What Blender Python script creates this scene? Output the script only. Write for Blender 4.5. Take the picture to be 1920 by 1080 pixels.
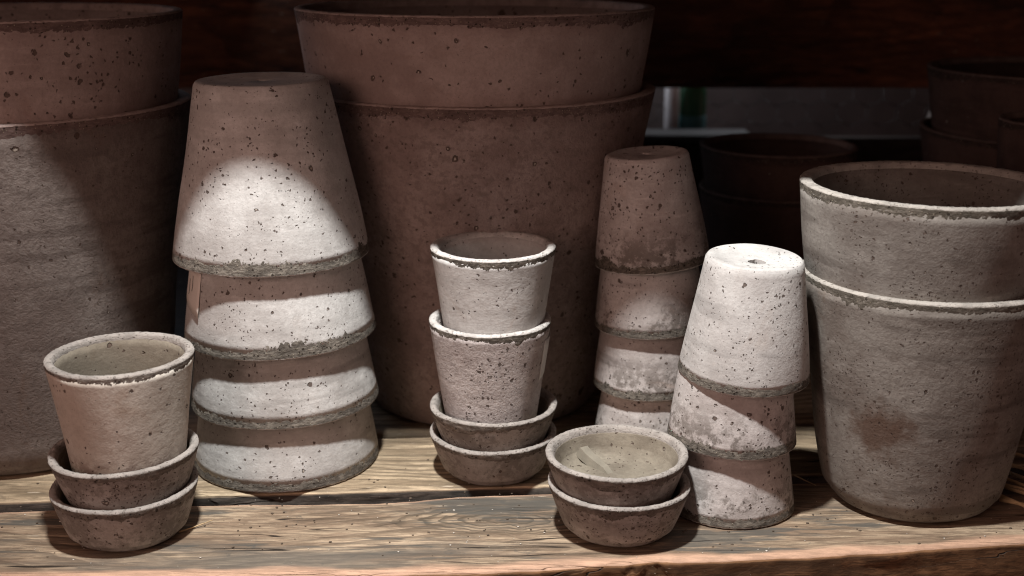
import bpy, bmesh, math, random
from mathutils import Vector, noise, Euler
R = math.radians
random.seed(7)
scn = bpy.context.scene
for o in list(bpy.data.objects):
    bpy.data.objects.remove(o)
COL = scn.collection

# ------------------------------------------------------------------ camera, light, exposure
CAM_H, PITCH, FPX = 0.45, R(15.7), 2300.0
cam = bpy.data.cameras.new('camera'); camo = bpy.data.objects.new('camera', cam); COL.objects.link(camo)
camo.location = (0, 0, CAM_H); camo.rotation_euler = (R(90) - PITCH, 0, 0)
cam.sensor_width = 36; cam.lens = 36 * FPX / 1920; cam.clip_start = 0.02; cam.clip_end = 50
cam.dof.use_dof = True; cam.dof.focus_distance = 0.98; cam.dof.aperture_fstop = 5.0
scn.camera = camo

world = bpy.data.worlds.new('World'); scn.world = world; world.use_nodes = True
bg = world.node_tree.nodes['Background']
bg.inputs[0].default_value = (1.0, 0.62, 0.54, 1); bg.inputs[1].default_value = 0.115

def lamp(name, kind, loc, target, energy, color, **kw):
    l = bpy.data.lights.new(name, kind); l.energy = energy; l.color = color
    for k, v in kw.items(): setattr(l, k, v)
    o = bpy.data.objects.new(name, l); COL.objects.link(o); o.location = loc
    o.rotation_euler = (Vector(target) - Vector(loc)).to_track_quat('-Z', 'Y').to_euler()
    return o
lamp('ceiling_lamp', 'SPOT', (-0.12, 0.59, 1.18), (0.03, 1.0, 0.05), 107, (0.98, 0.985, 0.965),
     spot_size=R(66), spot_blend=1.0, shadow_soft_size=0.031)
lamp('front_fill', 'AREA', (-0.75, -0.25, 0.62), (-0.05, 1.15, 0.2), 5.0, (1.0, 0.64, 0.53),  # soft warm fill added from front left to lift the shaded big pots
     shape='DISK', size=0.7)
lamp('back_daylight', 'AREA', (-0.45, 1.84, 0.425), (0.1, 1.1, 0.22), 0.7, (0.68, 0.82, 1.0),
     shape='RECTANGLE', size=1.0, size_y=0.05)
lamp('slot_fill', 'AREA', (0.30, 2.08, 0.45), (0.32, 2.0, 0.1), 0.9, (0.93, 0.95, 1.0),  # small area lamp added behind the back board to light post and bottle
     shape='RECTANGLE', size=0.7, size_y=0.06)

scn.view_settings.view_transform = 'Standard'
scn.view_settings.look = 'None'
scn.view_settings.exposure = 0.0
scn.view_settings.gamma = 1.0
scn.view_settings.use_curve_mapping = False
scn.cycles.use_denoising = True
scn.cycles.max_bounces = 8
scn.cycles.pixel_filter_type = 'BLACKMAN_HARRIS'; scn.cycles.filter_width = 1.1

# ------------------------------------------------------------------ helpers
def link(name, me, mats=None, parent=None, smooth=True):
    o = bpy.data.objects.new(name, me); COL.objects.link(o)
    if mats:
        for m in (mats if isinstance(mats, (list, tuple)) else [mats]): me.materials.append(m)
    if parent: o.parent = parent
    if smooth:
        for p in me.polygons: p.use_smooth = True
    return o

def tag(o, label=None, cat=None, group=None, kind=None):
    if label: o['label'] = label
    if cat: o['category'] = cat
    if group: o['group'] = group
    if kind: o['kind'] = kind
    return o

def empty(name, loc, rot=(0, 0, 0)):
    o = bpy.data.objects.new(name, None); COL.objects.link(o)
    o.location = loc; o.rotation_euler = rot; o.empty_display_size = .02
    return o

class NT:
    """small node-tree helper"""
    def __init__(s, name):
        s.m = bpy.data.materials.new(name); s.m.use_nodes = True
        s.t = s.m.node_tree; s.n = s.t.nodes; s.l = s.t.links
        s.b = s.n['Principled BSDF']
    def put(s, sock, v):
        if hasattr(v, 'is_output') or isinstance(v, bpy.types.NodeSocket): s.l.new(v, sock)
        elif v is not None: sock.default_value = v
    def node(s, typ, props=None, **ins):
        n = s.n.new(typ)
        for k, v in (props or {}).items(): setattr(n, k, v)
        for k, v in ins.items():
            s.put(n.inputs[int(k[1:])] if k[0] == 'i' and k[1:].isdigit() else n.inputs[k.replace('_', ' ')], v)
        return n
    def math(s, op, a, b=None, c=None, clamp=False):
        n = s.n.new('ShaderNodeMath'); n.operation = op; n.use_clamp = clamp
        s.put(n.inputs[0], a)
        if b is not None: s.put(n.inputs[1], b)
        if c is not None: s.put(n.inputs[2], c)
        return n.outputs[0]
    def vmath(s, op, a, b=None, scale=None):
        n = s.n.new('ShaderNodeVectorMath'); n.operation = op
        s.put(n.inputs[0], a)
        if b is not None: s.put(n.inputs[1], b)
        if scale is not None: s.put(n.inputs['Scale'], scale)
        return n.outputs[0]
    def noise(s, v, scale, detail=3, rough=.5, dist=0, color=False):
        n = s.node('ShaderNodeTexNoise', None, Vector=v, Scale=scale, Detail=detail, Roughness=rough, Distortion=dist)
        return n.outputs['Color' if color else 'Fac']
    def ramp(s, f, a, b, lo=0.0, hi=1.0):
        n = s.node('ShaderNodeMapRange', {'interpolation_type': 'SMOOTHSTEP'}, Value=f)
        n.inputs['From Min'].default_value = a; n.inputs['From Max'].default_value = b
        n.inputs['To Min'].default_value = lo; n.inputs['To Max'].default_value = hi
        return n.outputs[0]
    def mix(s, f, a, b, mode='MIX'):
        n = s.n.new('ShaderNodeMix'); n.data_type = 'RGBA'; n.blend_type = mode
        s.put(n.inputs[0], f)
        for k, v in ((6, a), (7, b)):
            s.put(n.inputs[k], (*v, 1) if isinstance(v, (tuple, list)) and len(v) == 3 else v)
        return n.outputs[2]
    def bump(s, h, dist, strength=1.0, normal=None):
        n = s.node('ShaderNodeBump', None, Height=h, Distance=dist, Strength=strength)
        if normal is not None: s.put(n.inputs['Normal'], normal)
        return n.outputs[0]
    def coord(s, rnd=True):
        c = s.n.new('ShaderNodeTexCoord').outputs['Object']
        if not rnd: return c
        r = s.n.new('ShaderNodeObjectInfo').outputs['Random']
        off = s.math('MULTIPLY', r, 37.0)
        return s.vmath('ADD', c, off)

def pit_layer(s, v, scale, keep, rmax, power=1.0, dens=None):
    """round pits of random size in a random share of cells: returns (mask, grain mask)"""
    vo = s.node('ShaderNodeTexVoronoi', {'feature': 'F1'}, Vector=v, Scale=scale)
    sep = s.node('ShaderNodeSeparateColor', None, Color=vo.outputs['Color'])
    k = s.math('LESS_THAN', sep.outputs[0], keep if dens is None else s.math('MULTIPLY', dens, keep))
    rad = s.math('MULTIPLY', s.math('POWER', sep.outputs[1], power), rmax)
    d = vo.outputs['Distance']
    q = s.math('DIVIDE', d, s.math('ADD', rad, .03))
    inside = s.ramp(q, .75, 1.1, 1, 0)
    m = s.math('MULTIPLY', inside, k)
    gsel = s.math('GREATER_THAN', sep.outputs[2], .62)
    g = s.math('MULTIPLY', s.math('MULTIPLY', s.ramp(q, .3, .55, 1, 0), k), gsel)
    return m, g

def clay(name, ca, cb, pit=1.0, rough_bump=.35, dirt=None, dirt_h=None, hammered=0.0, stain=None, white=.35, size=1.0, dirtcol=(.12, .10, .085)):
    """weathered clay: chalky bloom over brown body, pits with sand grains, tooling marks"""
    s = NT(name); v0 = s.coord(False); v = s.coord()
    rnd = s.n.new('ShaderNodeObjectInfo').outputs['Random']
    rnd2 = s.math('FRACT', s.math('MULTIPLY', rnd, 13.7)); rnd3 = s.math('FRACT', s.math('MULTIPLY', rnd, 71.3))
    big = s.noise(v, 9, 4, .6); med = s.noise(v, 38, 5, .6); fine = s.noise(v, 330, 4, .65)
    f = s.math('ADD', s.math('MULTIPLY', big, .6), s.math('MULTIPLY', med, .4))
    col = s.mix(s.ramp(f, .40, .60), ca, tuple(x * .93 for x in cb))
    # streaky chalk bloom running around the pot
    st = s.node('ShaderNodeMapping', None, Vector=v); st.inputs['Scale'].default_value = (1, 1, 5)
    streak = s.noise(st.outputs[0], 22, 5, .65)
    col = s.mix(s.math('MULTIPLY', s.ramp(streak, .50, .72, 0, white * 2), rnd2), col, tuple(min(.78, x * 1.22 + .03) for x in ca))
    col = s.mix(s.ramp(s.noise(v, 55, 3, .6, 1.0), .55, .75, 0, .35), col, tuple(x * .72 for x in cb))
    col = s.mix(s.ramp(fine, .35, .7, .0, .28), col, tuple(x * .6 for x in cb))
    # faint water lines round the wall, different on every pot
    wl = s.node('ShaderNodeMapping', None, Vector=v); wl.inputs['Scale'].default_value = (.12, .12, 1)
    wn = s.math('ADD', s.noise(wl.outputs[0], 70, 3, .6), s.math('MULTIPLY', s.math('SUBTRACT', s.noise(v, 30, 4, .6), .5), .35))
    col = s.mix(s.math('MULTIPLY', s.ramp(wn, .50, .66, 0, .75), rnd3), col, tuple(x * .66 for x in cb))
    blot = s.ramp(s.noise(v, 17, 5, .7, .8), .56, .72, 0, .55)
    col = s.mix(s.math('MULTIPLY', blot, s.math('FRACT', s.math('MULTIPLY', rnd, 7.9))), col, (cb[0] * .80, cb[1] * .66, cb[2] * .56))
    # fine pepper
    pep = s.ramp(s.noise(v, 750, 2, .5), .66, .74)
    col = s.mix(s.math('MULTIPLY', pep, .5), col, (.10, .075, .062))
    warp = s.vmath('SCALE', s.vmath('SUBTRACT', s.noise(v, 260, 2, .6, color=True), (.5, .5, .5)), scale=.0045)
    vw = s.vmath('SCALE', s.vmath('ADD', v, warp), scale=s.math('ADD', .78, s.math('MULTIPLY', rnd3, .5)))
    if hammered: col = s.mix(s.ramp(s.noise(v, 150, 4, .7), .48, .62, 0, .55 * hammered), col, tuple(x * .62 for x in cb))
    cl = s.math('MULTIPLY', s.ramp(s.noise(v, 24, 2, .5), .38, .64, .2, 1.6), s.math('ADD', .3, s.math('MULTIPLY', rnd2, 1.1)))
    m1, g1 = pit_layer(s, vw, 74 / size, .26 * pit, .18, 1.3, cl)
    m2, g2 = pit_layer(s, vw, 200 / size, .30 * pit, .30, 1.1, cl)
    m3, g3 = pit_layer(s, vw, 430 / size, .22 * pit, .38, .8, cl)
    m = s.math('MAXIMUM', m1, s.math('MAXIMUM', m2, m3)); g = s.math('MAXIMUM', g1, g2)
    hgt = s.math('MULTIPLY', m, -1.0)
    if dirt_h is not None:      # sooty specks and smudges towards one end of the pot
        sep = s.node('ShaderNodeSeparateXYZ', None, Vector=v0)
        hm = s.ramp(sep.outputs[2], dirt_h[0], dirt_h[1], 1, 0)
        dn = s.ramp(s.math('ADD', s.noise(v, 120, 5, .75), s.math('MULTIPLY', s.noise(v, 18, 3), .6)), .75, .90)
        dm = s.math('MULTIPLY', s.math('MULTIPLY', hm, dn), dirt or .8)
        col = s.mix(dm, col, dirtcol)
    if stain is not None:       # one brown stain with a ragged outline
        d = s.node('ShaderNodeVectorMath', {'operation': 'DISTANCE'}, i0=v0, i1=stain[0])
        q = s.math('ADD', d.outputs['Value'], s.math('MULTIPLY', s.math('SUBTRACT', s.noise(v0, 60, 5, .7), .5), .06))
        col = s.mix(s.ramp(q, stain[1] * .25, stain[1], stain[2], 0), col, (.085, .042, .025))
    col = s.mix(s.math('MULTIPLY', m, .88), col, (.085, .058, .046))
    col = s.mix(s.math('MULTIPLY', g, .7), col, (.55, .50, .43))
    s.put(s.b.inputs['Base Color'], col)
    s.b.inputs['Roughness'].default_value = .92
    s.b.inputs['Specular IOR Level'].default_value = .2
    n = s.bump(s.noise(v, 60, 4, .6), .0016, .5)
    n = s.bump(s.noise(v, 300, 5, .75), .0009 + .0011 * hammered, rough_bump + .5 * hammered, n)
    n = s.bump(s.noise(v, 620, 3, .7), .0004, .5, n)
    n = s.bump(hgt, .0012, 1.0, n)
    s.put(s.b.inputs['Normal'], n)
    return s.m

def grit(name, dark, light, top):
    """coarse rim band: dark gritty clay outside, chalky lip on top ('lip' attribute = 1)"""
    s = NT(name); v = s.coord()
    at = s.node('ShaderNodeAttribute', {'attribute_name': 'lip'}).outputs['Fac']
    mp = s.node('ShaderNodeMapping', None, Vector=v); mp.inputs['Scale'].default_value = (1, 1, 2.2)
    a = s.noise(mp.outputs[0], 160, 6, .75); b = s.noise(mp.outputs[0], 45, 3, .6)
    col = s.mix(s.ramp(a, .40, .62), dark, light)
    col = s.mix(s.ramp(b, .35, .65, 0, .55), col, tuple(x * .55 for x in dark))
    m, g = pit_layer(s, v, 330, .55, .34, .8)
    col = s.mix(s.math('MULTIPLY', m, .85), col, (.035, .028, .022))
    vo = s.node('ShaderNodeTexVoronoi', {'feature': 'F1'}, Vector=v, Scale=520)
    gs = s.math('MULTIPLY', s.ramp(vo.outputs['Distance'], .12, .3, 1, 0),
                s.math('GREATER_THAN', s.node('ShaderNodeSeparateColor', None, Color=vo.outputs['Color']).outputs[0], .74))
    col = s.mix(s.math('MULTIPLY', gs, .75), col, (.50, .44, .33))
    lipn = s.ramp(s.math('ADD', at, s.math('MULTIPLY', s.math('SUBTRACT', s.noise(v, 110, 4, .7), .5), .9)), .35, .6)
    topc = s.mix(s.ramp(s.noise(v, 80, 4, .6), .4, .65), top, tuple(x * .75 for x in top))
    topc = s.mix(s.math('MULTIPLY', m, .45), topc, (.12, .09, .07))
    col = s.mix(lipn, col, topc)
    s.put(s.b.inputs['Base Color'], col); s.b.inputs['Roughness'].default_value = .95
    s.b.inputs['Specular IOR Level'].default_value = .15
    n = s.bump(a, .0022, .9); n = s.bump(s.math('SUBTRACT', gs, m), .0011, .9, n)
    s.put(s.b.inputs['Normal'], n)
    return s.m

def simple(name, c, rough=.6, metal=0, var=.25, scale=60, bump=0, trans=0):
    s = NT(name); v = s.coord()
    col = s.mix(s.noise(v, scale, 4, .6), tuple(x * (1 - var) for x in c), tuple(min(1, x * (1 + var)) for x in c))
    s.put(s.b.inputs['Base Color'], col); s.b.inputs['Roughness'].default_value = rough
    s.b.inputs['Metallic'].default_value = metal; s.b.inputs['Transmission Weight'].default_value = trans
    if bump: s.put(s.b.inputs['Normal'], s.bump(s.noise(v, scale * 3, 3), bump, .6))
    return s.m

def wood(name, ca, cb, cs, raw, grain=1.0, stain=.6, fig=None):
    """old board: grain along local X with cathedral rings, stains; 'raw' attribute shows fresh wood"""
    s = NT(name); v = s.coord()
    mp = s.node('ShaderNodeMapping', None, Vector=v); mp.inputs['Scale'].default_value = (.07, 1, 1)
    w = mp.outputs[0]
    # cathedral figure: growth rings cut lengthwise, warped into nested arches
    mc = s.node('ShaderNodeMapping', None, Vector=v); mc.inputs['Scale'].default_value = (.30, 1, 1)
    d = s.noise(mc.outputs[0], 8, 1.5, .4, 0)
    sep = s.node('ShaderNodeSeparateXYZ', None, Vector=mc.outputs[0])
    lev = s.math('ADD', s.math('MULTIPLY', sep.outputs[1], 1.0), s.math('MULTIPLY', d, .17))
    lev = s.math('ADD', lev, s.math('MULTIPLY', s.noise(mc.outputs[0], 60, 3, .6), .008))
    ring = s.math('FRACT', s.math('MULTIPLY', lev, 75.0))
    rw = s.ramp(s.noise(mc.outputs[0], 14, 2, .5), .38, .55, .1, 1)
    ringd = s.math('MULTIPLY', s.math('MULTIPLY', s.ramp(ring, .35, .9), s.ramp(ring, .92, 1.0, 1, 0)), rw)
    if fig:      # one flame figure where the saw cut through a curved trunk
        p0 = s.coord(False)
        dp = s.vmath('SUBTRACT', p0, (fig[0], fig[1], 0))
        wv = s.vmath('SCALE', s.vmath('SUBTRACT', s.noise(p0, 26, 2, .5, color=True), (.5, .5, .5)), scale=.022)
        dp = s.vmath('MULTIPLY', s.vmath('ADD', dp, wv), (.27, 1, 0))
        ln = s.node('ShaderNodeVectorMath', {'operation': 'LENGTH'}, i0=dp).outputs['Value']
        fr = s.math('FRACT', s.math('ADD', s.math('MULTIPLY', ln, 230.0), s.math('MULTIPLY', s.noise(p0, 90, 2), .9)))
        fm = s.math('MULTIPLY', s.math('MULTIPLY', s.ramp(fr, .30, .85), s.ramp(fr, .9, 1.0, 1, 0)), s.ramp(ln, .018, .034, 1, 0))
    mf = s.node('ShaderNodeMapping', None, Vector=v); mf.inputs['Scale'].default_value = (.14, 1, 1)
    fine = s.noise(mf.outputs[0], 260, 7, .75)
    mx = s.node('ShaderNodeMapping', None, Vector=v); mx.inputs['Scale'].default_value = (.05, 1, 1)
    hair = s.noise(mx.outputs[0], 620, 2, .5)
    ms = s.node('ShaderNodeMapping', None, Vector=v); ms.inputs['Scale'].default_value = (.16, 1, 1)
    mid = s.noise(ms.outputs[0], 42, 8, .72)
    col = s.mix(s.ramp(mid, .40, .58), ca, cb)
    # pale worn patches where the surface has been rubbed
    worn = s.ramp(s.noise(ms.outputs[0], 19, 7, .68, .6), .52, .62, 0, .75)
    col = s.mix(worn, col, tuple(min(.7, x * 1.35) for x in ca))
    col = s.mix(s.math('MULTIPLY', ringd, .8 * grain), col, tuple(x * .36 for x in cb))
    col = s.mix(s.ramp(fine, .44, .54, .55, 0), col, tuple(x * .5 for x in cb))
    col = s.mix(s.ramp(hair, .36, .46, .6, 0), col, tuple(x * .4 for x in cb))
    if fig:
        col = s.mix(s.math('MULTIPLY', fm, .85), col, (.085, .065, .045))
    big = s.ramp(s.math('ADD', s.noise(ms.outputs[0], 8, 6, .66), s.math('MULTIPLY', s.noise(mx.outputs[0], 200, 3, .6), .12)), .57, .70, 0, stain * .8)
    col = s.mix(big, col, tuple(x * 1.25 for x in cs))
    # blue-grey weather stains with feathered ends
    sn = s.math('ADD', s.math('MULTIPLY', s.noise(ms.outputs[0], 24, 6, .7), .8), s.math('MULTIPLY', s.noise(mx.outputs[0], 260, 3, .6), .2))
    sm = s.ramp(sn, .515, .585, 0, stain)
    col = s.mix(sm, col, cs)
    sm2 = s.ramp(s.noise(v, 34, 5, .7, 1.0), .60, .70, 0, stain * .75)
    col = s.mix(sm2, col, cs)
    mk = s.node('ShaderNodeMapping', None, Vector=v); mk.inputs['Scale'].default_value = (.05, 1, 1)
    ck = s.math('ABSOLUTE', s.math('SUBTRACT', s.noise(mk.outputs[0], 30, 3, .55), .5))
    crack = s.math('MULTIPLY', s.ramp(ck, .0015, .006, 1, 0), s.ramp(s.noise(v, 11, 2), .46, .56))
    col = s.mix(s.math('MULTIPLY', crack, .95), col, (.02, .014, .010))
    mp3 = s.node('ShaderNodeMapping', None, Vector=v, Rotation=(0, 0, .5)); mp3.inputs['Scale'].default_value = (.12, 1, 1)
    scr = s.math('MULTIPLY', s.ramp(s.noise(mp3.outputs[0], 300, 2, .5), .70, .74, 0, .7), s.ramp(s.noise(v, 20, 2), .5, .6))
    col = s.mix(scr, col, (.55, .46, .36))
    dot = s.ramp(s.noise(v, 420, 2, .5), .74, .78, 0, .8)
    col = s.mix(dot, col, (.6, .55, .47))
    at = s.node('ShaderNodeAttribute', {'attribute_name': 'raw'}).outputs['Fac']
    rr = s.ramp(s.math('ADD', at, s.math('MULTIPLY', s.math('SUBTRACT', s.noise(w, 45, 4, .7), .5), .8)), .35, .75)
    rc = s.mix(s.ramp(fine, .4, .62), tuple(x * .7 for x in raw), raw)
    col = s.mix(rr, col, rc)
    s.put(s.b.inputs['Base Color'], col); s.b.inputs['Roughness'].default_value = .72
    s.b.inputs['Specular IOR Level'].default_value = .3
    n = s.bump(fine, .0006, .6); n = s.bump(s.math('ADD', s.math('MULTIPLY', ringd, -1), s.math('MULTIPLY', crack, -2)), .0007, .9, n)
    n = s.bump(s.noise(v, 60, 4, .6), .0012, .5, n)
    s.put(s.b.inputs['Normal'], n)
    return s.m

M = {}
M['pale']   = clay('pale_clay', (.59, .575, .555), (.46, .435, .415), 1.0, .35)
M['pale_rough'] = clay('pale_rough_clay', (.58, .53, .51), (.45, .385, .365), 1.0, .6, hammered=.8)
M['pale_sooty'] = clay('pale_sooty_clay', (.56, .52, .50), (.43, .38, .36), 1.0, .4, dirt=.75, dirt_h=(.012, .05))
M['white'] = clay('white_clay', (.56, .54, .52), (.48, .45, .43), .9, .3, white=.25)
M['cup_warm'] = clay('warm_cup_clay', (.60, .55, .485), (.49, .43, .37), 1.0, .3, dirt=.9, dirt_h=(.02, .045), dirtcol=(.17, .11, .095))
M['saucer'] = clay('saucer_clay', (.42, .385, .355), (.31, .275, .25), 1.4, .3, dirt=.5, dirt_h=(.05, .06), white=.2)
M['big']    = clay('big_pot_clay', (.36, .285, .26), (.29, .22, .20), .9, .35, white=.2, size=1.35)
M['big_ham'] = clay('big_rough_clay', (.36, .285, .26), (.28, .21, .19), .9, .6, hammered=.9, white=.2, size=1.2)
M['left_ham'] = clay('left_rough_clay', (.25, .215, .195), (.185, .148, .132), .9, .6, hammered=.8, white=.2, size=1.2)
M['right']  = clay('right_pot_clay', (.245, .222, .198), (.175, .147, .128), .9, .4, hammered=.35, white=.25,
                   stain=((-.050, -.068, .082), .034, .75))
M['right2'] = clay('right_pot_clay_plain', (.255, .235, .212), (.185, .16, .142), .9, .4, hammered=.3, white=.25)
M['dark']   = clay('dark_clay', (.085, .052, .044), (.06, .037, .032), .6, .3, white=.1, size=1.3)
M['rim']    = grit('gritty_rim', (.115, .10, .085), (.26, .23, .195), (.58, .54, .51))
M['rim_right'] = grit('worn_rim', (.12, .105, .085), (.22, .195, .165), (.44, .40, .36))
M['rim_soft'] = grit('saucer_rim', (.17, .145, .125), (.31, .27, .235), (.38, .34, .31))
M['rim_big'] = grit('big_rim', (.14, .095, .085), (.21, .15, .135), (.42, .33, .30))
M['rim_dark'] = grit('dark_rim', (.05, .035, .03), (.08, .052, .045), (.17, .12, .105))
M['silt']   = clay('silty_inside', (.27, .235, .185), (.19, .16, .125), 1.0, .5, white=.5)
M['ridge']  = simple('ridge_clay', (.215, .19, .15), .85, var=.3, scale=90, bump=.0006)
M['paper']  = simple('sticker_paper', (.72, .66, .60), .6, var=.05)
M['ink']    = simple('ink', (.05, .04, .04), .6)
M['straw']  = simple('straw', (.60, .43, .24), .6, var=.35, scale=200)
M['shelf']  = wood('shelf_wood', (.43, .325, .225), (.245, .17, .115), (.082, .077, .068), (.56, .35, .24), .8, .85, fig=(-.006, .905))
M['shelf_back'] = wood('back_shelf_wood', (.50, .385, .26), (.31, .23, .15), (.12, .095, .07), (.62, .48, .32), .9, .5)
M['face']   = wood('board_face_wood', (.19, .095, .045), (.11, .055, .026), (.06, .035, .02), (.3, .16, .08), 1.0, .5)
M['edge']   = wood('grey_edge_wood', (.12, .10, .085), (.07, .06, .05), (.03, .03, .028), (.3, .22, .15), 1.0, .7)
M['wall']   = wood('back_wall_wood', (.24, .085, .042), (.13, .045, .022), (.02, .012, .010), (.2, .1, .05), .8, .7)
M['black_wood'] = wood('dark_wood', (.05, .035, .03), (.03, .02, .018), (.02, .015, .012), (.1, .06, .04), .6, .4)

# ------------------------------------------------------------------ lathe
def lathe(name, prof, h, inv, seg, mat, parent, wob=0.0, rough=0.0, seed=0, lipf=None, closed=False, hole=None, jag=0.0, off=None, band=None):
    """prof: list of (r, z).  inv turns the form upside down.  Real surface unevenness comes from 3-D noise."""
    bm = bmesh.new(); lay = bm.verts.layers.float.new('lip')
    rows = []; so = Vector((seed * 3.7, seed * 1.3, seed * 2.1))
    for (r, z) in prof:
        row = []
        if r < 1e-6:
            v = bm.verts.new((0, 0, h - z if inv else z)); rows.append([v]); continue
        for k in range(seg):
            a = 2 * math.pi * k / seg
            p = Vector((r * math.cos(a), r * math.sin(a), z))
            d = wob * noise.noise(Vector((math.cos(a) * 1.3, math.sin(a) * 1.3, z * 12)) + so)
            dz = 0
            if rough:
                rwt = min(1, max(.18, (z - (h - band)) / band)) if band else 1
                d += rwt * rough * (noise.fractal(p * 260 + so * 7, .9, 2.0, 4)) * .8 + rough * .5 * noise.noise(p * 900 + so)
            if jag:
                dz = jag * (noise.noise(Vector((math.cos(a) * 14 * r / .05, math.sin(a) * 14 * r / .05, seed))) +
                            .6 * noise.noise(Vector((math.cos(a) * 45 * r / .05, math.sin(a) * 45 * r / .05, seed + 5))))
            if band:
                wb = max(0, 1 - max(0, z - (h - band * 1.2)) / (band * .8))      # ragged, uneven lower edge of the band
                dz += wb * .0030 * noise.noise(Vector((math.cos(a) * 2.2, math.sin(a) * 2.2, seed * 2.2))) + wb * .0012 * noise.noise(Vector((math.cos(a) * 9, math.sin(a) * 9, seed * 2.2)))
            rr = r + d
            zz = z + dz
            oy = off[0] * max(0, 1 - rr / off[1]) if off and z < off[2] else 0
            v = bm.verts.new((rr * math.cos(a), rr * math.sin(a) + oy, h - zz if inv else zz))
            if lipf: v[lay] = lipf(r, z)
            row.append(v)
        rows.append(row)
    n = len(rows)
    for i in range(n if closed else n - 1):
        A, B = rows[i], rows[(i + 1) % n]
        for k in range(seg):
            k2 = (k + 1) % seg
            if len(A) == 1 and len(B) == 1: continue
            if len(A) == 1: f = (A[0], B[k2], B[k])
            elif len(B) == 1: f = (A[k], A[k2], B[0])
            else: f = (A[k], A[k2], B[k2], B[k])
            if inv: f = f[::-1]
            bm.faces.new(f)
    bmesh.ops.recalc_face_normals(bm, faces=bm.faces)
    me = bpy.data.meshes.new(name); bm.to_mesh(me); bm.free()
    return link(name, me, mat, parent)

def subdiv(pts, step):
    out = [pts[0]]
    for a, b in zip(pts, pts[1:]):
        L = math.hypot(b[0] - a[0], b[1] - a[1]); k = max(1, int(L / step))
        for j in range(1, k + 1):
            out.append((a[0] + (b[0] - a[0]) * j / k, a[1] + (b[1] - a[1]) * j / k))
    return out

SEED = [1]
def pot(label, loc, Rt, Rb, h, wall, band, body_mat, rim_mat, inv=False, tilt=(0, 0, 0), group=None,
        name='flower_pot', cat='pot', corner=.005, seg=180, hole=.0045, inner_mat=None, bulge=.00005, curve=0.0, sc=1.0, off=0.0, floor=None):
    SEED[0] += 1; sd = SEED[0]
    root = empty(name, loc, tilt); tag(root, label, cat, group)
    def ro(z):      # outer radius, slight curve of the wall
        t = z / h
        return Rb + (Rt - Rb) * (t + curve * t * (1 - t))
    fl = floor or wall * 1.15
    if inv: corner *= .6
    zb = h - band * .55
    outer = [(ro(corner * 1.0) , corner)]
    cr = [(ro(0) - corner * (1 - math.sin(t)), corner * (1 - math.cos(t))) for t in (0.0, .35, .7, 1.05, 1.35)]
    foot = [(0, .0018) if not hole else (hole, fl * .8), ]
    if hole:
        under = [(hole * 1.02, .0022), (hole + .0015, .0014), (Rb * .45, .0018), (Rb * .70, .0014), (Rb * .80, .0003), (Rb * .86, 0.0)]
    else:
        under = [(0, .0015), (Rb * .7, .0012), (Rb * .8, .0002), (Rb * .86, 0)]
    wallpts = [(ro(z), z) for z in [corner + (zb - corner) * i / 22 for i in range(23)]]
    inner = [(ro(z) - wall, z) for z in [zb - (zb - fl - .006) * i / 14 for i in range(15)]]
    ri = ro(fl) - wall
    inner += [(ri - .001, fl + .003), (ri - .004, fl + .0006), (ri - .009, fl)]
    inner += [(ri * .5, fl + .0002), (hole, fl) if hole else (0, fl)]
    prof = under + cr + wallpts + inner
    if hole: prof = prof + [(hole, fl * .8), (hole * 1.02, .0022)]
    body = lathe('body', prof, h, inv, seg, [body_mat], root, wob=.0017 * sc, seed=sd, off=(off, Rb * .75, fl * 1.3))
    # rim ring: closed section, a little proud of the wall
    b = bulge
    o0 = ro(h - band); o1 = ro(h)
    sec = [(o0 - wall * .5, h - band * .92), (o0 - .0012, h - band * 1.12)]
    for i in range(0, 9):
        z = h - band * 1.1 + (band * 1.1 - .0018) * i / 8
        sec.append((ro(z) - .0003 + (.0003 + b) * min(1, i / 4), z))
    sec += [(o1 - .0003, h - .0011), (o1 - .0009, h - .0004), (o1 - .0019, h), (o1 - wall * .35, h + .0002), (o1 - wall * .65, h + .0001),
            (o1 - wall + .0012, h - .0003), (o1 - wall + .0003, h - .0014), (ro(h - .004) - wall - .0001, h - .004),
            (ro(h - band) - wall + .0009, h - band * 1.02), (ro(h - band) - wall + .0025, h - band * .97)]
    lip = lambda r, z: 1.0 if (z > h - .0016 or r < ro(z) - wall * .3) else 0.0
    rim = lathe('rim', sec, h, inv, int(seg * 1.8), [rim_mat], root, wob=.0017 * sc, rough=.00032, seed=sd, lipf=lip, closed=True, jag=.0004, band=band)
    if inner_mat:
        body.data.materials.append(inner_mat)
        for p in body.data.polygons:
            c = p.center; rr = math.hypot(c.x, c.y)
            z = h - c.z if inv else c.z
            if rr < ro(z) - wall * .5 and z > fl * .6: p.material_index = 1
    return root

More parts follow.
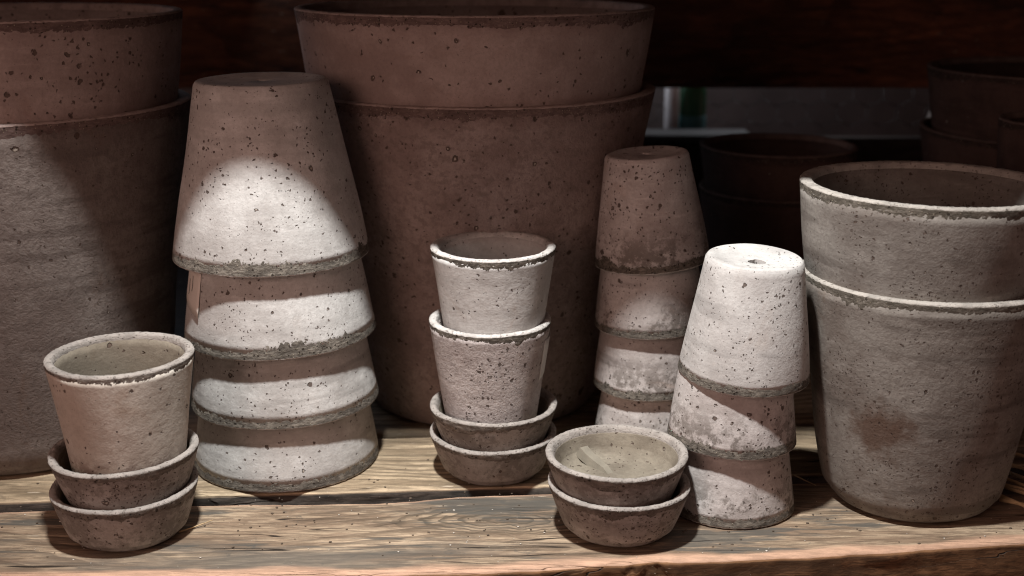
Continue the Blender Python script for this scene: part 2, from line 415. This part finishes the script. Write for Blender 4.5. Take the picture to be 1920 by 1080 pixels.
def sticker(parent, Rt, Rb, h, inv, a0, a1, z0, z1, mat, slant=0.0, lift=.0008):
    """paper patch wrapped on the cone wall, with thickness"""
    bm = bmesh.new(); n, m = 12, 5; G = []
    for layer in (0, 1):
        g = []
        for i in range(n + 1):
            row = []
            for j in range(m + 1):
                t = i / n; u = j / m
                a = a0 + (a1 - a0) * t
                zl = z0 + slant * (1 - t); z = zl + (z1 - zl) * u
                r = (Rt + (Rb - Rt) * z / h if inv else Rb + (Rt - Rb) * z / h) + lift + .0003 * layer
                row.append(bm.verts.new((r * math.cos(a), r * math.sin(a), z)))
            g.append(row)
        G.append(g)
    for L in (0, 1):
        for i in range(n):
            for j in range(m):
                g = G[L]; f = (g[i][j], g[i + 1][j], g[i + 1][j + 1], g[i][j + 1])
                bm.faces.new(f if L else f[::-1])
    def side(seq):
        for (i, j), (i2, j2) in zip(seq, seq[1:]):
            bm.faces.new((G[0][i][j], G[0][i2][j2], G[1][i2][j2], G[1][i][j]))
    side([(i, 0) for i in range(n + 1)] + [(n, j) for j in range(1, m + 1)] + [(i, m) for i in range(n - 1, -1, -1)] + [(0, j) for j in range(m - 1, -1, -1)])
    bmesh.ops.recalc_face_normals(bm, faces=bm.faces)
    me = bpy.data.meshes.new('sticker'); bm.to_mesh(me); bm.free()
    return link('sticker', me, mat, parent)

def tube_mesh(paths, name, mat, parent=None, sides=6):
    """each path: (points, radius at start, radius at end); joined in one mesh"""
    bm = bmesh.new()
    for pts, r0, r1 in paths:
        pts = [Vector(p) for p in pts]; prev = None; rings = []
        for i, p in enumerate(pts):
            d = (pts[min(i + 1, len(pts) - 1)] - pts[max(i - 1, 0)]).normalized()
            a = d.orthogonal().normalized() if prev is None else (prev - d * prev.dot(d)).normalized()
            prev = a; b = d.cross(a)
            r = r0 + (r1 - r0) * i / max(1, len(pts) - 1)
            rings.append([bm.verts.new(p + (a * math.cos(2 * math.pi * k / sides) + b * math.sin(2 * math.pi * k / sides)) * r) for k in range(sides)])
        for A, B in zip(rings, rings[1:]):
            for k in range(sides): bm.faces.new((A[k], A[(k + 1) % sides], B[(k + 1) % sides], B[k]))
        bm.faces.new(rings[0][::-1]); bm.faces.new(rings[-1])
    bmesh.ops.recalc_face_normals(bm, faces=bm.faces)
    me = bpy.data.meshes.new(name); bm.to_mesh(me); bm.free()
    return link(name, me, mat, parent)

# ------------------------------------------------------------------ shelf boards
def lerp(tab, x):
    if x <= tab[0][0]: return tab[0][1] + (tab[1][1] - tab[0][1]) / (tab[1][0] - tab[0][0]) * (x - tab[0][0])
    for a, b in zip(tab, tab[1:]):
        if x <= b[0]: return a[1] + (b[1] - a[1]) * (x - a[0]) / (b[0] - a[0])
    a, b = tab[-2], tab[-1]
    return b[1] + (b[1] - a[1]) / (b[0] - a[0]) * (x - b[0])

def plank(name, label, x0, x1, front, back, zt, thick, mat, fmat=None, raw_f=.006, raw_b=.002, nx=420, ny=34, rag=.0012, seed=0, knot=None, warp=.0):
    """board whose edges follow measured lines, with ragged worn arrises"""
    bm = bmesh.new(); lay = bm.verts.layers.float.new('raw'); so = Vector((seed * 9.1, 0, 0))
    top = []
    for i in range(nx + 1):
        x = x0 + (x1 - x0) * i / nx; row = []
        rf = rag * (noise.noise(Vector((x * 22, 1, seed))) + .6 * noise.noise(Vector((x * 90, 2, seed))) + .3 * noise.noise(Vector((x * 400, 2, seed))))
        rb = rag * (noise.noise(Vector((x * 20, 5, seed))) + .6 * noise.noise(Vector((x * 80, 6, seed))))
        yf = lerp(front, x) + rf; yb = lerp(back, x) + rb
        if knot: 
            q = abs(x - knot[0]) / knot[1]
            if q < 1: yf += knot[2] * (1 - q * q) * (.7 + .5 * noise.noise(Vector((x * 160, 3, 3))))
        for j in range(ny + 1):
            t = j / ny; t = t * t * (3 - 2 * t) * .5 + t * .5
            y = yf + (yb - yf) * t
            df, db = y - yf, yb - y
            wr = raw_f * (1 + .6 * noise.noise(Vector((x * 14, 8, seed))))
            z = zt + .0006 * noise.noise(Vector((x * 8, y * 40, seed))) + .00025 * noise.noise(Vector((x * 30, y * 300, seed)))
            if df < .005: z -= .0022 * (1 - df / .005) ** 2
            if db < .004: z -= .0016 * (1 - db / .004) ** 2
            v = bm.verts.new((x, y, z))
            v[lay] = max(0, 1 - df / wr) * (1 if raw_f > .0021 else .3) if df < db else max(0, 1 - db / raw_b) * .8
            row.append(v)
        top.append(row)
    for i in range(nx):
        for j in range(ny): bm.faces.new((top[i][j], top[i + 1][j], top[i + 1][j + 1], top[i][j + 1]))
    def skirt(col, sgn):
        K = 10; prev = [top[i][col] for i in range(nx + 1)]
        for k in range(1, K + 1):
            cur = []
            for i in range(nx + 1):
                b = top[i][col].co; z = b.z - thick * k / K
                dy = .0011 * noise.noise(Vector((b.x * 12, z * 160, seed + 4))) + .0006 * noise.noise(Vector((b.x * 60, z * 500, seed)))
                if knot and sgn < 0:
                    dd = math.hypot((b.x - knot[0]) / knot[1], (z - zt) / (knot[1] * .7))
                    if dd < 1.3: dy += .004 * noise.noise(Vector((b.x * 130, z * 130, 9)))
                cur.append(bm.verts.new((b.x, b.y + dy, z)))
            for i in range(nx):
                f = bm.faces.new((prev[i], prev[i + 1], cur[i + 1], cur[i])); f.material_index = 1
            prev = cur
        return prev
    a = skirt(0, -1); b = skirt(ny, 1)
    for i in range(nx): bm.faces.new((a[i], a[i + 1], b[i + 1], b[i])).material_index = 1
    bmesh.ops.recalc_face_normals(bm, faces=bm.faces)
    me = bpy.data.meshes.new(name); bm.to_mesh(me); bm.free()
    o = link(name, me, [mat, fmat or mat]); tag(o, label, 'board'); return o

def gy(py):     # where the shelf top lies at a given picture row
    return CAM_H / math.tan(PITCH + math.atan((py - 540) / FPX))
def gx(px, py):
    Y = gy(py); d = Y * math.cos(PITCH) + CAM_H * math.sin(PITCH)
    return (px - 960) / FPX * d
def line(pts): return [(gx(x, y), gy(y)) for x, y in pts]

front_edge = line([(-300, 1092), (0, 1084), (400, 1080), (790, 1074), (1000, 1067), (1140, 1057), (1300, 1050), (1500, 1043), (1920, 1015), (2200, 998)])
fp_back = line([(-300, 966), (0, 959), (190, 951), (380, 946), (560, 944), (700, 943), (780, 938), (860, 929), (1020, 925), (1500, 905), (2200, 880)])
bp_front = line([(-300, 950), (0, 941), (380, 929), (560, 924), (700, 920), (1000, 913), (1500, 893), (2200, 868)])
M['shelf'].name = 'shelf_wood'
pk = plank('shelf_board', 'worn brown front shelf board with splintered pale front edge and a knot', -.62, .75, front_edge, fp_back, 0, .032,
      M['shelf'], M['face'], raw_f=.020, raw_b=.012, rag=.0014, seed=3, knot=(gx(1225, 1054), .02, .004))
bp_front = [(x, y + .002 + max(0, x + .1) * .012) for x, y in bp_front]
bp_back = [(x, y + .115) for x, y in bp_front]
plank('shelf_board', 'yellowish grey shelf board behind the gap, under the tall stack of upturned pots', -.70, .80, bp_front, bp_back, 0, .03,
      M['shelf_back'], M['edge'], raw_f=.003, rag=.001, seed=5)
p3f = [(x, y + .125) for x, y in bp_front]
plank('shelf_board', 'dark third shelf board under the largest middle pots', -.80, .95, p3f, [(x, y + .22) for x, y in p3f], 0, .03,
      M['shelf_back'], M['shelf_back'], raw_f=.002, rag=.001, seed=8, nx=160)
p4f = [(x, y + .355) for x, y in bp_front]
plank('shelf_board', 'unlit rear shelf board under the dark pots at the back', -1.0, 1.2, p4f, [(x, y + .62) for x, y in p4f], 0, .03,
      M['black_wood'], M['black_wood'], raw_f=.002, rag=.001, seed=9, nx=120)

# the shelf above (out of the picture): its front edge casts the shade over the back rows
def box(name, x0, x1, y0, y1, z0, z1, mat, label=None, cat=None, yaw=0.0, parent=None, bev=.002, group=None):
    bm = bmesh.new(); bmesh.ops.create_cube(bm, size=1)
    for v in bm.verts: v.co = Vector(((v.co.x) * (x1 - x0), (v.co.y) * (y1 - y0), (v.co.z) * (z1 - z0)))
    bmesh.ops.bevel(bm, geom=bm.edges[:], offset=bev, segments=2, affect='EDGES')
    me = bpy.data.meshes.new(name); bm.to_mesh(me); bm.free()
    o = link(name, me, mat, parent, smooth=False)
    o.location = ((x0 + x1) / 2, (y0 + y1) / 2, (z0 + z1) / 2); o.rotation_euler = (0, 0, yaw)
    if label: tag(o, label, cat, group)
    return o
SH = box('upper_shelf', -1.3, 1.3, -.55, .55, .47, .50, M['face'], 'shelf board overhead shading the rear pots', 'shelf', yaw=.006)
SH.location = (0, .886 + .55, .485)

# ------------------------------------------------------------------ back wall
box('back_board', -1.5, 1.6, 1.90, 1.925, .2355, .46, M['wall'], 'dark reddish brown board across the back above the slot', 'board')
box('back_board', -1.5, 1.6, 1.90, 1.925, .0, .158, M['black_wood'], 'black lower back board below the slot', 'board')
box('window_sill', -.2, .37, 1.86, 1.94, .158, .167, simple('sill', (.045, .045, .047), .6), 'pale grey narrow ledge under the slot at the back', 'sill')
box('metal_sheet', -1.6, 1.8, 2.16, 2.17, -.05, .6, simple('galvanised', (.12, .10, .10), .45, .3, .5, 12), 'dull grey metal sheet behind the wire netting', 'sheet')

# chicken wire
paths = []
w_, h_ = .050, .044
for r in range(0, 5):
    for c in range(0, 18):
        x = .22 + c * w_ + (w_ / 2 if r % 2 else 0); z = .15 + r * h_ * .75 + .004
        pts = [(x, 2.06, z), (x + w_ / 2, 2.06, z + h_ * .25), (x + w_ / 2, 2.06, z + h_ * .75)]
        pts0 = [(x - w_ / 2, 2.06, z + h_ * .25), (x, 2.06, z)]
        paths.append((pts, .0011, .0011)); paths.append((pts0, .0011, .0011))
tag(tube_mesh(paths, 'wire_netting', simple('wire', (.05, .045, .045), .5, .3), sides=5), 'blurred dark hexagonal wire netting seen through the slot', 'wire netting')

# blurred things on the sill
sb = empty('bottle', (.292, 1.985, .10)); tag(sb, 'blurred green bottle behind the slot beside the white post', 'bottle')
lathe('glass', [(0, 0), (.018, 0), (.021, .003), (.021, .12), (.018, .132), (.010, .145), (.009, .165), (0, .166)], .17, False, 40, simple('green_glass', (.03, .13, .065), .25, var=.2), sb)
lathe('label', [(.0213, .02), (.0217, .021), (.0217, .082), (.0213, .083)], .17, False, 40, simple('teal_label', (.06, .20, .22), .5, var=.2), sb, closed=True)
tube_mesh([([(.258, 1.975, .06), (.256, 1.975, .30)], .012, .012)], 'white_post', simple('white_plastic', (.75, .76, .78), .35, var=.1), sides=16)
tag(bpy.data.objects['white_post'], 'blurred white upright post in the slot beside the green bottle', 'post')
tube_mesh([([(.665, 1.97, .155), (.705, 1.98, .25)], .007, .008)], 'leaning_slat', simple('pale_slat', (.45, .42, .40), .5), sides=8)
tag(bpy.data.objects['leaning_slat'], 'blurred pale slat leaning at the right end of the slot', 'slat')
box('wood_offcut', .085, .125, 1.36, 1.39, .0005, .012, simple('pale_wood', (.62, .52, .38), .6), 'small cream wood offcut behind the brown upturned stack', 'offcut')
box('wood_offcut', -.415, -.375, 1.50, 1.52, .001, .024, simple('grey_wood', (.25, .27, .28), .6), 'small grey offcut glimpsed left of the tall stack', 'offcut')

# ------------------------------------------------------------------ pots
PI = math.pi
SM = dict(Rt=.0527, Rb=.0379, h=.099, wall=.0072, band=.0108, curve=.16)
# front-left: cup in two saucers
def saucer(label, loc, group, Rt=.0568, Rb=.043, h=.041, tilt=(0, 0, 0), mat=None, inner=None, floor=None):
    return pot(label, loc, Rt, Rb, h, .0066, .0085, mat or M['saucer'], M['rim_soft'], tilt=tilt, group=group,
               name='saucer', cat='saucer', corner=.007, hole=0, floor=floor, inner_mat=inner or M['silt'], bulge=.0002, curve=.25)
gA = 'saucers stacked under the small cup pots'
saucer('brown saucer standing on the board, lowest of the front left stack', (-.3045, .888, .0008), gA, h=.042)
saucer('brown saucer holding the warm beige cup pot, front left', (-.3025, .887, .0305), gA, h=.042, tilt=(0, R(-.6), 0))
pot('warm beige cup pot with silty inside standing in the front left saucers', (-.299, .8875, .0405), .0553, .0400, .1085, .0072, .0075,
    M['cup_warm'], M['rim_soft'], group='small cup pots standing upright', inner_mat=M['silt'])
# tall tower of inverted pots
gB = 'large pale pots stacked upside down'
B = dict(Rt=.0838, Rb=.0545, h=.150, wall=.0102, band=.0120, curve=.16)
lb = ['lowest upturned pale pot of the tall left stack, rim on the board', 'second upturned pale pot from the bottom of the tall left stack',
      'third upturned pale pot from the bottom of the tall left stack, with a paper sticker', 'topmost upturned pot of the tall left stack, brown above and sunlit white below']
lb[3] = 'topmost upturned pot of the tall left stack, its whole wall showing'
Bp = []
for i, (x, y, z, tl) in enumerate([(-.2045, 1.0376, .0008, (0, 0, 0)), (-.2036, 1.037, .0577, (0, R(-.8), 0)), (-.2035, 1.0365, .1191, (0, R(-1.6), 0)), (-.2085, 1.036, .191, (R(.6), R(-.4), 0))]):
    Bp.append(pot(lb[i], (x, y, z), body_mat=M['pale'], rim_mat=M['rim'], inv=True, tilt=tl, group=gB, seg=220, **B))
st = sticker(Bp[2], B['Rt'], B['Rb'], B['h'], True, R(190), R(223), .030, .068, M['paper'], slant=.012, lift=.0024)
inkp = []
for a, z in ((R(206), .046), (R(212), .050)):
    rr = lambda z: B['Rt'] + (B['Rb'] - B['Rt']) * z / B['h'] + .0030
    inkp.append(([(rr(z) * math.cos(a), rr(z) * math.sin(a), z), (rr(z + .006) * math.cos(a + .01), rr(z + .006) * math.sin(a + .01), z + .006), (rr(z + .013) * math.cos(a - .005), rr(z + .013) * math.sin(a - .005), z + .013)], .00022, .0002))
tube_mesh(inkp, 'ink_mark', M['ink'], st, 4)
# back small tower
gE = 'small upturned pots in the brown shaded stack'
for i, (x, y, z, tl, m) in enumerate([(.1285, 1.077, .0008, (0, 0, 0), 'pale_sooty'), (.1272, 1.077, .0560, (0, R(-1), 0), 'pale_sooty'),
                                      (.1270, 1.0765, .1140, (0, R(-2.2), 0), 'pale_sooty'), (.1272, 1.076, .1735, (0, R(-5), 0), 'pale_sooty')]):
    kw = dict(SM); kw.update(Rt=.0513, Rb=.0370)
    pot(['lowest upturned pot of the stack behind the two front saucers', 'second upturned pot from the bottom in the shaded stack beside the largest pots',
         'third upturned pot from the bottom in the shaded stack beside the largest pots', 'topmost tilted brown upturned pot of the shaded stack, sooty near its rim'][i],
        (x, y, z), body_mat=M[m], rim_mat=M['rim'], inv=True, tilt=tl, group=gE, **kw)
# right small tower
gF = 'small white upturned pots in the right stack'
for i, (x, y, z, tl, m) in enumerate([(.1815, .9390, .0008, (0, 0, 0), 'pale_sooty'), (.1805, .9385, .0600, (0, R(.8), 0), 'pale_sooty'), (.1870, .9370, .1150, (R(2.4), R(2), 0), 'white')]):
    pot(['lowest upturned pot of the white stack, dark rim on the front board', 'middle upturned pot of the white stack right of the front saucers',
         'topmost white upturned pot with drainage hole in its pale bottom'][i],
        (x, y, z), body_mat=M[m], rim_mat=M['rim'], inv=True, tilt=tl, group=gF, hole=.0068, off=-.012 if i == 2 else 0, **SM)
# centre: two saucers, two cups
gG = gA
saucer('lower brown saucer on the board under the centre cup pots', (-.0165, 1.0065, .0008), gG, Rt=.0562, Rb=.0425, h=.038)
saucer('upper brown saucer directly holding the two centre cup pots', (-.0160, 1.0060, .0262), gG, Rt=.0562, Rb=.0425, h=.038)
c1 = pot('lower rough pale cup pot of the centre stack with white sticker at its right', (-.0190, 1.0055, .0355), .0530, .0375, .106, .0074, .0078,
    M['pale_rough'], M['rim'], group='small cup pots standing upright')
sticker(c1, .0530, .0375, .106, False, R(-26), R(4), .060, .092, simple('white_sticker', (.60, .58, .55), .5, var=.04), slant=-.004)
pot('upper pale cup pot nested in the rough cup of the centre stack', (-.0160, 1.0055, .1000), .0530, .0378, .1055, .0074, .0078,
    M['pale'], M['rim'], group='small cup pots standing upright', tilt=(R(.5), 0, 0))
# front two saucers
gH = 'empty saucers at the front'
saucer('lower empty brown saucer at the front edge of the board', (.0845, .8935, .0008), gH, h=.0415, Rb=.0415)
s2 = saucer('upper open saucer at the front with silt and ridges inside', (.0825, .8935, .0256), gH, Rt=.0566, Rb=.0415, h=.0405, floor=.0185)
for a in (126, 290):
    a = R(a); pts = [((.009 + .034 * k / 6) * math.cos(a), (.009 + .034 * k / 6) * math.sin(a), .0182 + .0065 * (k / 6) ** 2.2 - (.003 if k == 0 else 0)) for k in range(7)]
    tube_mesh([(pts, .0046, .0066)], 'foot_ridge', M['ridge'], s2, 5).data.polygons.foreach_set('use_smooth', [False] * (5 * 6 + 2))
# big right pair
gI = 'large grey pots at the right'
pot('large grey brown pot at right with a rusty stain, standing on the front board', (.3375, .9594, .0008), .1008, .0700, .194, .0112, .0095,
    M['right'], M['rim_right'], group=gI, seg=260, corner=.012, sc=1.5, curve=.35)
pot('large grey pot nested inside the stained pot at right', (.3330, .9594, .0735), .1032, .0700, .194, .0104, .0095,
    M['right2'], M['rim_right'], group=gI, seg=260, corner=.012, sc=1.5, curve=.3)
# big middle pair
gD = 'largest brown pots in the middle'
pot('lower and rougher of the two largest brown pots in the middle', (-.032, 1.2047, .0008), .1700, .1190, .3154, .0118, .0135,
    M['big_ham'], M['rim_big'], group=gD, seg=300, corner=.014, sc=2, curve=.2)
pot('upper large brown pot nested in the middle one, open rim at the top edge', (-.036, 1.2047, .0770), .1720, .1190, .3154, .0112, .0135,
    M['big'], M['rim_big'], group=gD, seg=300, corner=.014, sc=2, curve=.2)
# big left pair
gC = 'large pots cropped by the left edge'
pot('lower hammered large pot at the left edge behind the warm beige cup', (-.463, 1.103, .0008), .1690, .1240, .3135, .0118, .0125,
    M['left_ham'], M['rim_big'], group=gC, seg=300, corner=.014, sc=2, curve=.2)
pot('upper large pot nested in the left one, its rim cropped by the top edge', (-.463, 1.103, .0790), .1700, .1240, .3135, .0112, .0125,
    M['big'], M['rim_big'], group=gC, seg=300, corner=.014, sc=2, curve=.2)
# dark pots at the back right
gK = 'unlit brown pots at the back right'
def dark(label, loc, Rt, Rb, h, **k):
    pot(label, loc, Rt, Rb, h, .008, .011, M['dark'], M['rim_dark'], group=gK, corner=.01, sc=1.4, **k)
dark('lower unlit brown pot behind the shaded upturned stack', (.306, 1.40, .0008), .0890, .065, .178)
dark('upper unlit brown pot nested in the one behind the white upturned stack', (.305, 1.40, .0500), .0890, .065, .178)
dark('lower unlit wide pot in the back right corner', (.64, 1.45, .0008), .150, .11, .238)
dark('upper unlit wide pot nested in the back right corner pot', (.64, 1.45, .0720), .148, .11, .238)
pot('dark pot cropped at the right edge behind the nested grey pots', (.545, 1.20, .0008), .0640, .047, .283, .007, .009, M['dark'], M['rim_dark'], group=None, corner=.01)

# ------------------------------------------------------------------ straw and crumbs
def straw(label, pts, r0=.0007, r1=.0003, group=None):
    o = tube_mesh([(pts, r0, r1)], 'straw', M['straw']); tag(o, label, 'straw', group)
def g3(px, py, z=.001): return (gx(px, py), gy(py), z)
straw('single dry straw poking out beside the front left saucers', [g3(335, 1000, .001), g3(365, 992, .002), g3(400, 981, .003)])
straw('short straw lying behind the white upturned stack', [g3(1490, 893), g3(1510, 903), g3(1530, 912)])
gs = 'straws lying behind the stained pot at the right edge'
rs = random.Random(4)
for i, lab in enumerate(['pale straw', 'bent straw', 'dark straw', 'long straw', 'broken straw', 'thin straw', 'short straw', 'stiff straw', 'frayed straw']):
    a = (1878 + rs.uniform(-20, 12), 858 + i * 11 + rs.uniform(-5, 5)); b = (1950 + rs.uniform(-15, 30), a[1] + rs.uniform(15, 42))
    straw('dry straw at the right edge behind the stained pot', [g3(a[0], a[1], .004 + .002 * rs.random()), g3((a[0] + b[0]) / 2, (a[1] + b[1]) / 2, .006), g3(*b, .003)], .0021, .0011, gs)
bm = bmesh.new()
for i in range(90):
    px = rs.uniform(-20, 1940); py = rs.uniform(900, 1060)
    X, Y = gx(px, py), gy(py)
    if Y < lerp(front_edge, X) + .004: continue
    r = rs.uniform(.0002, .00075) * (1.5 if rs.random() < .12 else 1)
    res = bmesh.ops.create_icosphere(bm, subdivisions=1, radius=r)
    for v in res['verts']:
        v.co = Vector((v.co.x * rs.uniform(.8, 1.7) + X, v.co.y * rs.uniform(.7, 1.2) + Y, v.co.z * .7 + .0006))
me = bpy.data.meshes.new('crumbs'); bm.to_mesh(me); bm.free()
tag(link('crumbs', me, simple('crumb', (.62, .58, .52), .8, var=.3)), 'tiny pale crumbs scattered on the boards', 'crumbs', kind='stuff')

bm = bmesh.new()
for i in range(260):
    px = rs.uniform(-20, 1940); py = rs.uniform(860, 1050) if rs.random() < .6 else rs.uniform(930, 1000)
    X, Y = gx(px, py), gy(py)
    if Y < lerp(front_edge, X) + .006: continue
    r = rs.uniform(.0003, .0011) * (1.4 if rs.random() < .1 else 1)
    res = bmesh.ops.create_icosphere(bm, subdivisions=1, radius=r)
    for v in res['verts']:
        v.co = Vector((v.co.x * rs.uniform(.7, 1.6) + X, v.co.y * rs.uniform(.7, 1.3) + Y, v.co.z * .6 + .0005))
me = bpy.data.meshes.new('soil_crumbs'); bm.to_mesh(me); bm.free()
tag(link('soil_crumbs', me, simple('soil', (.10, .075, .055), .95, var=.5, scale=300)), 'fine dark soil crumbs lying on the boards', 'soil', kind='stuff')
